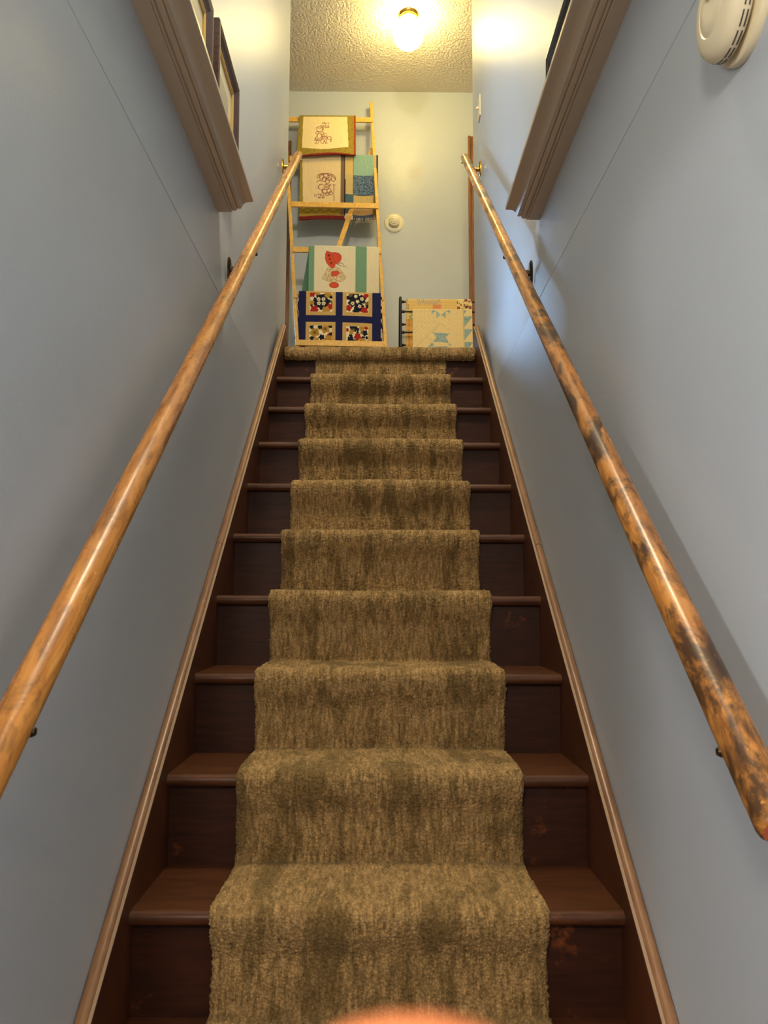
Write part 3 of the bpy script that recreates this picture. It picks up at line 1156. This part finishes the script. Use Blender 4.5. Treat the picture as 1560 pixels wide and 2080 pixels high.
def q1(U, V):
    X, Y = canvas(U, V, 185, 1385, 125, 1092)
    C = np.tile(np.array([150.0, 128, 48]), (len(X), 1))
    vein = np.abs(np.sin(X * 0.02 + 2 * np.sin(Y * 0.018)) + 0.5 * np.sin(Y * 0.05)) < 0.16
    put(C, vein, (128, 106, 36))
    cream = (X > 268 + (Y - 145) * 0.025) & (X < 1205 + (Y - 145) * 0.04) & (Y > 145) & (Y < 900 + 60 * np.sin(np.clip((X - 280) / 960, 0, 1) * 3.1) - 5)
    put(C, cream, (238, 216, 158))
    put(C, (X > 1352), (150, 58, 24))
    put(C, (Y > 1058 + 12 * np.sin(X * 0.006)), (128, 34, 30))
    strokes(C, X, Y, girl, (140, 78, 66), 5.5)
    strokes(C, X, Y, words1, (136, 84, 66), 4.5)
    return C


def drop(px, py, Y):
    return at(px, py, Y).z


def rung_top(k, pxa, pxb):
    """two points on top of rung k under the photo columns pxa, pxb"""
    a, b = RUNG[k]
    out = []
    for px in (pxa, pxb):
        lo_, hi_ = 0.0, 1.0
        # x on the photograph is near linear along the rung
        xa = RPX[k][2]; xb = RPX[k][3]
        f = (px - xa) / (xb - xa)
        p = a + (b - a) * f
        out.append(p + UP * 0.021)
    return out


gq = 'quilts hanging on the ladder'
a, b = rung_top(0, 608.5, 722.5)
quilt('quilt', 'cream and olive quilt with an embroidered girl and lamb on the top rung', gq, a, b, drop(665, 330, a.y - 0.02), a.z - 0.22, q1, (140, 122, 60), slope=0.20, amp=0.005, seed=1, nose_off=0.03, flare=(0.012, 0))

# --- quilt 2: same family, umbrella and flowers
umb = [ell(540, 440, 140, 90, 200, 360), ell(470, 400, 100, 50, 150, 330), ell(440, 400, 40, 40), ell(520, 390, 45, 40), ell(570, 420, 45, 42), ell(490, 440, 40, 36), ell(540, 470, 36, 40),
       [(580, 350), (680, 440), (640, 480), (560, 400)], [(650, 530), (655, 780)], [(635, 525), (672, 528)], ell(410, 490, 44, 30, 180, 330), [(385, 580), (400, 540), (420, 520)], ell(440, 560, 50, 40, 100, 300),
       ell(525, 560, 42, 42), ell(525, 560, 16, 16), ell(570, 620, 36, 36), ell(500, 630, 38, 30), ell(600, 660, 30, 26), ell(540, 680, 34, 18), [(440, 620), (470, 590), (450, 640), (475, 660)], [(560, 540), (600, 520), (570, 560)]]
words2 = text('LITTLE', 330, 672, 5.4, 0.0) + text('miss', 395, 705, 5.2, 0.0)


def q2(U, V):
    X, Y = canvas(U, V, 75, 845, 60, 1062)
    C = np.tile(np.array([148.0, 126, 52]), (len(X), 1))
    vein = np.abs(Y - 920 - 34 * np.sin(X * 0.022)) < 8
    put(C, vein | (np.abs(Y - 920 + 34 * np.sin(X * 0.022)) < 8), (112, 92, 30))
    put(C, (X > 118 + (Y - 150) * 0.03) & (X < 765) & (Y < 872), (226, 200, 150))
    put(C, (X > 765) & (X < 820), (120, 96, 76))
    put(C, (X >= 820), (46, 34, 40))
    put(C, Y > 1008, (112, 30, 30))
    strokes(C, X, Y, umb, (130, 74, 68), 5.5)
    strokes(C, X, Y, words2, (130, 80, 66), 4.5)
    return C


a, b = rung_top(1, 609.5, 702.5)
quilt('quilt', 'cream quilt with embroidered umbrella and flowers hanging on the second rung', gq, a, b, drop(655, 445, a.y - 0.02), a.z - 0.25, q2, (150, 130, 80), amp=0.004, seed=2)


# --- quilt 3: blue patchwork with a frayed hem
def q3(U, V):
    X, Y = canvas(U, V, 815, 1392, 40, 1095)
    C = np.tile(np.array([196.0, 172, 116]), (len(X), 1))
    h = hash2(X * 0.16, Y * 0.16)
    st = 0.5 + 0.5 * np.sin(X * 0.35 + hash2(X * 0.05, Y * 0.02) * 3)
    left = X < 962
    put(C, left & (Y < 360), (206, 176, 112))
    put(C, left & (Y > 680) & (Y < 1000), (74, 104, 116))
    mid = (X >= 962) & (X < 1312)
    k = mid & (Y < 372)
    C[k] = np.array([128, 160, 142]) + (st[k] * 26)[:, None]
    k = mid & (Y >= 372) & (Y < 684)
    C[k] = np.array([46, 66, 88]) + (np.where(h[k] > 0.66, 84, h[k] * 22))[:, None]
    k = mid & (Y >= 684) & (Y < 900)
    C[k] = np.array([184, 156, 98]) + (h[k] * 26)[:, None]
    k = mid & (Y >= 900) & (Y < 1010)
    C[k] = np.array([176, 144, 100]) + (h[k] * 24)[:, None]
    k = (X > 962) & (Y > 1010)
    C[k] = np.array([54, 66, 84]) + (h[k] * 16)[:, None]
    k = left & (Y > 1000)
    C[k] = np.array([186, 172, 140]) + (h[k] * 40)[:, None]
    k = (X >= 1312)
    put(C, k & (Y < 270), (196, 170, 110))
    put(C, k & (Y >= 270), (138, 118, 66))
    k = (X > 1362) & (Y < 330)
    put(C, k, (72, 68, 64))
    seam = (np.abs(X - 962) < 5) | (mid & ((np.abs(Y - 372) < 5) | (np.abs(Y - 684) < 6)))
    C[seam] = C[seam] * 0.72
    return C


a, b = rung_top(1, 701, 768)
blue = quilt('quilt', 'blue patchwork quilt with a frayed hem hanging on the second rung', gq, a, b, drop(735, 446, a.y - 0.02), a.z - 0.42, q3, (70, 78, 88), amp=0.006, seed=3)
# frayed threads at the hem
bm = B()
rr = random.Random(5)
p0 = at(712, 446, a.y - 0.02); p1 = at(764, 444, a.y - 0.02)
for k in range(46):
    f = rr.random()
    p = p0 + (p1 - p0) * f
    L = rr.uniform(0.01, 0.035) * (1.6 if f < 0.25 else 0.9)
    q = [p + Vector((0, -0.004, 0.006))]
    for e in range(1, 4):
        q.append(p + Vector((rr.uniform(-0.006, 0.006) * e, rr.uniform(-0.006, 0.004), -L * e / 3)))
    tube(bm, q, 0.0009, 5)
fr = obj('frayed_threads', bm, mat('cotton_thread', (204, 190, 158), 0.9), None)
fr.parent = blue

# --- quilt 4: white and green stripes with a red appliqued girl in a bonnet
bon1 = [(510, 148), (596, 180), (606, 240), (630, 310), (662, 352), (640, 420), (605, 440), (560, 410), (510, 350), (484, 280), (490, 200)]
bon2 = [(596, 180), (640, 172), (710, 184), (748, 222), (756, 270), (730, 330), (690, 362), (662, 352), (630, 310), (606, 240)]
dress = [(530, 430), (600, 442), (660, 410), (735, 440), (840, 600), (770, 665), (560, 670), (430, 622)]
arm = [(590, 505), (640, 490), (705, 486), (724, 520), (680, 558), (604, 578)]
shoe = ell(636, 722, 78, 46)


def q4(U, V):
    X, Y = canvas(U, V, 205, 1390, 75, 1180)
    C = np.tile(np.array([232.0, 218, 180]), (len(X), 1))
    h = hash2(X * 0.10, Y * 0.10)
    grn = (X < 305) | ((X > 994) & (X < 1186))
    C[grn] = np.array([118, 156, 122]) + (np.sin(X[grn] * 0.7) * 5)[:, None]
    put(C, (np.abs(X - 305) < 5) | (np.abs(X - 994) < 4) | (np.abs(X - 1186) < 4), (206, 204, 168))
    dr = inside(X, Y, dress)
    C[dr] = np.array([226, 206, 160])
    put(C, dr & (h > 0.74), (206, 140, 96))
    put(C, dr & (h < 0.16), (150, 156, 110))
    strokes(C, X, Y, [dress + [dress[0]]], (204, 182, 134), 6)
    for sh in (bon1, bon2, arm, shoe):
        k = inside(X, Y, sh)
        C[k] = np.array([214, 82, 50])
        strokes(C, X, Y, [list(sh) + [sh[0]]], (176, 60, 36), 5)
    cross = [[(545, 205), (549, 248)], [(528, 232), (566, 224)], [(558, 272), (562, 300)], [(548, 290), (572, 284)], [(585, 335), (590, 372)], [(568, 356), (604, 348)]]
    strokes(C, X, Y, cross, (84, 24, 24), 6)
    strokes(C, X, Y, [[(598, 184), (610, 250), (636, 318), (680, 370), (740, 396), (838, 412)], [(690, 372), (760, 350), (800, 380)]], (120, 96, 66), 4.5)
    return C


a, b = rung_top(3, 627.5, 770)
quilt('quilt', 'white and green striped quilt with a red bonnet figure on the fourth rung', gq, a, b, drop(690, 632, a.y - 0.02), a.z - 0.40, q4, (92, 128, 104), amp=0.003, seed=4, back_shift=-0.060)


# --- quilt 5: navy sashing, tan framed floral blocks
def blobs(X, Y, cx, cy, spec):
    """spec: list of (dx, dy, r, colour) painted in order, with petal-edged outlines"""
    out = []
    for dx, dy, r, col in spec:
        d = np.hypot(X - cx - dx, Y - cy - dy)
        an = np.arctan2(Y - cy - dy, X - cx - dx)
        out.append((d < r * (1 + 0.16 * np.sin(an * 5 + dx)), col))
    return out


BL = (24, 28, 44); RD = (176, 40, 30); OC = (188, 140, 56); OL = (120, 104, 46); CRM = (240, 226, 184)
blk = [
    (520, 190, [(0, -30, 90, BL), (0, 40, 70, BL), (-70, 0, 62, BL), (66, 0, 62, BL), (-40, -40, 26, CRM), (30, -40, 26, CRM), (-35, 20, 26, CRM), (34, 22, 26, CRM), (-38, -38, 11, OC), (32, -38, 11, OC), (-33, 22, 11, OC), (34, 24, 11, OC), (-135, -110, 42, RD), (-100, 110, 55, RD), (125, 70, 46, RD), (70, 115, 52, OC), (95, -110, 50, OC), (-140, 20, 38, OC), (-140, 56, 18, BL), (140, -72, 24, BL), (150, 0, 26, OL), (-60, -135, 40, OC)]),
    (1040, 180, [(-30, -60, 78, BL), (60, -40, 62, BL), (20, 60, 70, BL), (-70, 10, 60, BL), (64, -48, 26, CRM), (-70, 20, 26, CRM), (30, 62, 24, CRM), (-26, -84, 24, CRM), (0, -8, 24, CRM), (64, -46, 11, OC), (-70, 22, 11, OC), (30, 64, 10, OC), (120, -100, 40, RD), (-130, 90, 46, RD), (100, 120, 50, RD), (140, 20, 34, OL), (-130, -60, 32, BL), (-20, 130, 46, BL), (140, 60, 24, BL), (-100, -110, 30, OL)]),
    (525, 645, [(-95, -10, 66, OC), (55, -60, 62, OC), (-95, -10, 26, OL), (55, -60, 24, OL), (5, 60, 40, BL), (-20, -90, 34, BL), (140, 20, 34, BL), (-140, -90, 30, BL), (-135, 75, 32, BL), (130, -96, 26, BL), (100, 90, 60, OC), (-70, 100, 40, OC), (100, 20, 16, RD)]),
    (1045, 650, [(0, 35, 50, RD), (-60, -85, 52, BL), (100, -25, 42, BL), (0, -70, 24, BL), (0, -30, 20, BL), (-100, 85, 50, BL), (-100, 20, 26, BL), (80, 50, 30, BL), (130, 40, 22, BL), (120, -100, 30, RD), (-150, -60, 26, RD), (-90, -30, 34, OC), (60, -90, 38, OC), (70, 100, 52, OC), (150, 100, 24, RD), (-60, -60, 20, OL), (60, -30, 22, OL), (-30, 90, 26, OL)]),
]


def q5(U, V):
    X, Y = canvas(U, V, 185, 1392, 50, 858)
    C = np.tile(np.array([30.0, 34, 78]), (len(X), 1))
    C += (np.sin(Y * 0.4 + np.sin(X * 0.03)) * 4)[:, None]
    tan = (((X > 304) & (X < 728)) | ((X > 828) & (X < 1250))) & ((Y < 384) | ((Y > 484) & (Y < 900)))
    put(C, tan, (206, 168, 98))
    for bxx, byy, spec in blk:
        top, bot = (60, 330) if byy < 400 else (536, 806)
        lf, rt = (356, 676) if bxx < 800 else (882, 1196)
        win = (X > lf) & (X < rt) & (Y > top) & (Y < bot)
        put(C, win, CRM)
        for mk, col in blobs(X, Y, bxx, byy, spec):
            put(C, mk & win, col)
    k = (X < 196) | (X > 1376)
    put(C, k & (hash2(X * 0.03, Y * 0.022, 3) > 0.5), (226, 208, 160))
    return C


def q5b(U, V):
    X, Y = canvas(U, V, 185, 1392, 50, 880)
    C = np.tile(np.array([236.0, 220, 170]), (len(X), 1))
    h = hash2(X * 0.02, Y * 0.016, 7)
    put(C, h > 0.72, (30, 34, 50))
    put(C, h < 0.14, (180, 120, 60))
    return C


a, b = rung_top(4, 606, 776)
quilt('quilt', 'navy quilt with four floral tan-bordered blocks on the fifth rung', gq, a, b, drop(690, 706, a.y - 0.02), a.z - 0.36, q5, q5b, amp=0.003, seed=5, wedge=0.05)

# ------------------------------------------------------------------ black iron quilt rack with two quilts
RY = 4.98
rack_x0 = at(813, 650, RY).x
rack_x1 = rack_x0 + 0.62
rk = thing('quilt_rack', 'black iron quilt rack on the landing against the back wall, right of the ladder', 'quilt rack', ((rack_x0 + rack_x1) / 2, RY, ZL + 0.021))
zt_ = at(816, 610, RY).z
for x in (rack_x0, rack_x1):
    bm = B()
    pts = []
    for k in range(25):
        u = -1 + 2 * k / 24
        yy = RY + 0.150 * math.copysign(abs(u) ** 0.9, u)
        zz = ZL + 0.027 + (zt_ + 0.012 - ZL - 0.027) * (1 - abs(u) ** 2.6)
        pts.append((x, yy, zz))
    tube(bm, pts, 0.0085, 10, up=Vector((1, 0, 0)))
    # lower cross scroll
    pts = [(x, RY + 0.12 * math.cos(q), ZL + 0.30 + 0.06 * math.sin(q)) for q in np.linspace(math.pi, 0, 12)]
    tube(bm, pts, 0.006, 8, up=Vector((1, 0, 0)))
    obj('end_frame', bm, M['iron'], rk, smooth=True)
RODS = []
for px_y, yo in ((613, 0.0), (633, -0.085), (659, 0.085), (675, -0.045), (701, 0.13)):
    zz = at(813, px_y, RY + yo).z
    bm = B()
    tube(bm, [(rack_x0, RY + yo, zz), (rack_x1, RY + yo, zz)], 0.0055, 10)
    tube(bm, [(rack_x0 + 0.008, RY + yo, zz), (rack_x0 + 0.026, RY + yo, zz)], 0.009, 10)
    obj('rod', bm, M['iron'], rk, smooth=True)
    RODS.append(zz)


def q6(U, V):
    X, Y = canvas(U, V, 245, 1420, 155, 1144)
    C = np.tile(np.array([236.0, 200, 120]), (len(X), 1))
    h = hash2(X * 0.11, Y * 0.11, 2)
    C += (np.sin(Y * 0.12) * 5)[:, None]
    k = (X > 440) & (X < 850) & (Y < 240)
    put(C, k, (222, 196, 142)); put(C, k & (h > 0.7), (196, 160, 120))
    put(C, (X > 720) & (X < 865) & (Y > 236) & (Y < 330), (228, 150, 100))
    k = (X > 1150) & (Y < 320)
    put(C, k, (238, 216, 150)); put(C, k & (hash2(X * 0.03, Y * 0.04, 5) > 0.74), (70, 54, 40)); put(C, k & (hash2(X * 0.05, Y * 0.05, 9) > 0.8), (190, 110, 80))
    put(C, (X < 298) & (h > 0.72) & (Y < 380), (150, 110, 80))
    k = (X > 298) & (X < 375) & (Y > 380) & (Y < 505)
    put(C, k, (226, 214, 150)); put(C, k & (hash2(X * 0.05, Y * 0.05, 1) > 0.55), (126, 140, 80))
    k = (X < 375) & (Y > 505)
    C[k] = np.array([226, 172, 84]) + (np.sin(X[k] * 0.08) * 14 + np.sin(Y[k] * 0.05) * 10)[:, None]
    return C


ya = RY + 0.0
zf6 = at(890, 722, ya).z
a = Vector((at(825, 613, ya).x, ya, RODS[0] + 0.008)); b = Vector((at(958.5, 613, ya).x, ya, RODS[0] + 0.008))
quilt('quilt', 'yellow patchwork quilt with blue triangles over the back of the iron rack', 'quilts on the iron rack', a, b, zf6, ZL + 0.20, q6, (230, 196, 120), amp=0.003, r=0.010, seed=6)


def q7(U, V):
    X, Y = canvas(U, V, 370, 1418, 325, 1144)
    C = np.tile(np.array([238.0, 212, 152]), (len(X), 1))
    h = hash2(X * 0.09, Y * 0.09, 4)
    st = (np.abs(((X + Y) % 74) - 37) < 3) | (np.abs(((X - Y) % 74) - 37) < 3)
    put(C, st, (224, 194, 134))
    blue = np.zeros(X.shape, bool)
    for tri in ([(704, 330), (790, 335), (704, 410)], [(790, 345), (860, 412), (790, 480)], [(950, 350), (876, 412), (950, 490)], [(950, 335), (1032, 330), (1030, 400)],
                [(718, 742), (1022, 765), (945, 830), (995, 935), (722, 905), (785, 832)], [(630, 1000), (705, 915), (750, 985)], [(985, 985), (1005, 930), (1050, 985)], [(640, 1060), (1040, 1060), (960, 1000), (720, 1000)]):
        blue |= inside(X, Y, tri)
    C[blue] = np.array([140, 162, 156]) + (np.where(h[blue] > 0.6, 30, 0))[:, None]
    for ln in ([(560, 560), (850, 560), (430, 990)], [(700, 760), (860, 580), (1000, 700)]):
        d = sd_poly(X, Y, ln)
        C[d < 5] = (214, 186, 132)
    # the back layer shows as a strip of blue triangles at the right
    k = X > 1262
    C[k] = (236, 210, 150)
    f = ((Y - 440) % 245) / 245.0
    tri = (X > 1272) & (Y > 330) & (f < 0.88 - (X - 1272) / 146.0 * 0.85)
    C[tri] = np.array([132, 158, 152]) + (np.where(h[tri] > 0.6, 36, 0))[:, None]
    C[np.abs(X - 1264) < 5] = (170, 142, 96)  # shadow line along the layer edge, put into the dye
    return C


yb_ = RY - 0.085
a = Vector((at(838, 630, yb_).x, yb_, RODS[1] + 0.008)); b = Vector((at(958.5, 630, yb_).x, yb_, RODS[1] + 0.008))
quilt('quilt', 'cream quilt with pale blue star pieces over the front of the iron rack', 'quilts on the iron rack', a, b, at(890, 722, yb_ - 0.03).z, ZL + 0.3, q7, (236, 214, 160), amp=0.004, r=0.009, seed=7, nose_off=0.045)

# ------------------------------------------------------------------ photographer's thumb at the lower edge, close to the lens
def near(px, py, dist):
    d = (CZ + CX * ((px - 780) / 1640.0) - CY * ((py - 1040) / 1640.0)).normalized()
    return CAM + d * dist


def skinned(name, pts, edges, rad, label, cat):
    me = bpy.data.meshes.new(name)
    me.from_pydata([tuple(p) for p in pts], edges, [])
    o = bpy.data.objects.new(name, me)
    COL.objects.link(o)
    sk = o.modifiers.new('skin', 'SKIN')
    for v, r in zip(me.skin_vertices[0].data, rad):
        v.radius = (r, r) if not isinstance(r, tuple) else r
    me.skin_vertices[0].data[0].use_root = True
    sb = o.modifiers.new('subdivision', 'SUBSURF')
    sb.levels = 2
    sb.render_levels = 2
    for p in me.polygons:
        p.use_smooth = True
    me.materials.append(M['skin'])
    sk.use_smooth_shade = True
    return tag(o, label, cat)


TIP = near(838, 2074, 0.064)
dn = Vector((0.0, -0.25, -0.97)).normalized()
rt_ = Vector((1, 0, 0)); bk = Vector((0, -0.97, 0.25))
pts, ed, rad = [], [], []


def add(p, r, prev=None):
    pts.append(p); rad.append(r)
    if prev is not None:
        ed.append((prev, len(pts) - 1))
    return len(pts) - 1


wr = TIP + dn * 0.135 + rt_ * 0.045 + bk * 0.02
i0 = add(wr, 0.026)
i1 = add(wr + dn * 0.055 + bk * 0.015, 0.024, i0)
i1 = add(wr + dn * 0.13 + bk * 0.045, 0.028, i1)
pc = add(wr - dn * 0.040 + rt_ * 0.004, (0.032, 0.016), i0)
# thumb leaves the side of the palm
t0 = add(wr - dn * 0.038 - rt_ * 0.022, 0.0150, i0)
t1 = add(TIP + dn * 0.058 + rt_ * 0.006, 0.0120, t0)
t2 = add(TIP + dn * 0.030, 0.0110, t1)
t3 = add(TIP + dn * 0.010, 0.0120, t2)
t4 = add(TIP - dn * 0.001, 0.0090, t3)
# four fingers, curled to hold the telephone behind the picture plane
for k, (off, L) in enumerate(((0.004, 0.9), (0.022, 1.0), (0.040, 0.93), (0.056, 0.74))):
    kb = wr - dn * (0.078 - 0.006 * k) + rt_ * (off + 0.004)
    a0 = add(kb, 0.0095, pc)
    a1 = add(kb - dn * 0.026 * L + bk * 0.018 * L, 0.0085, a0)
    a2 = add(kb - dn * 0.028 * L + bk * 0.040 * L, 0.0078, a1)
    a3 = add(kb - dn * 0.016 * L + bk * 0.056 * L, 0.0068, a2)
skinned('hand', pts, ed, rad, 'out-of-focus thumb tip of a hand poking in at the bottom edge of the photo', 'hand')
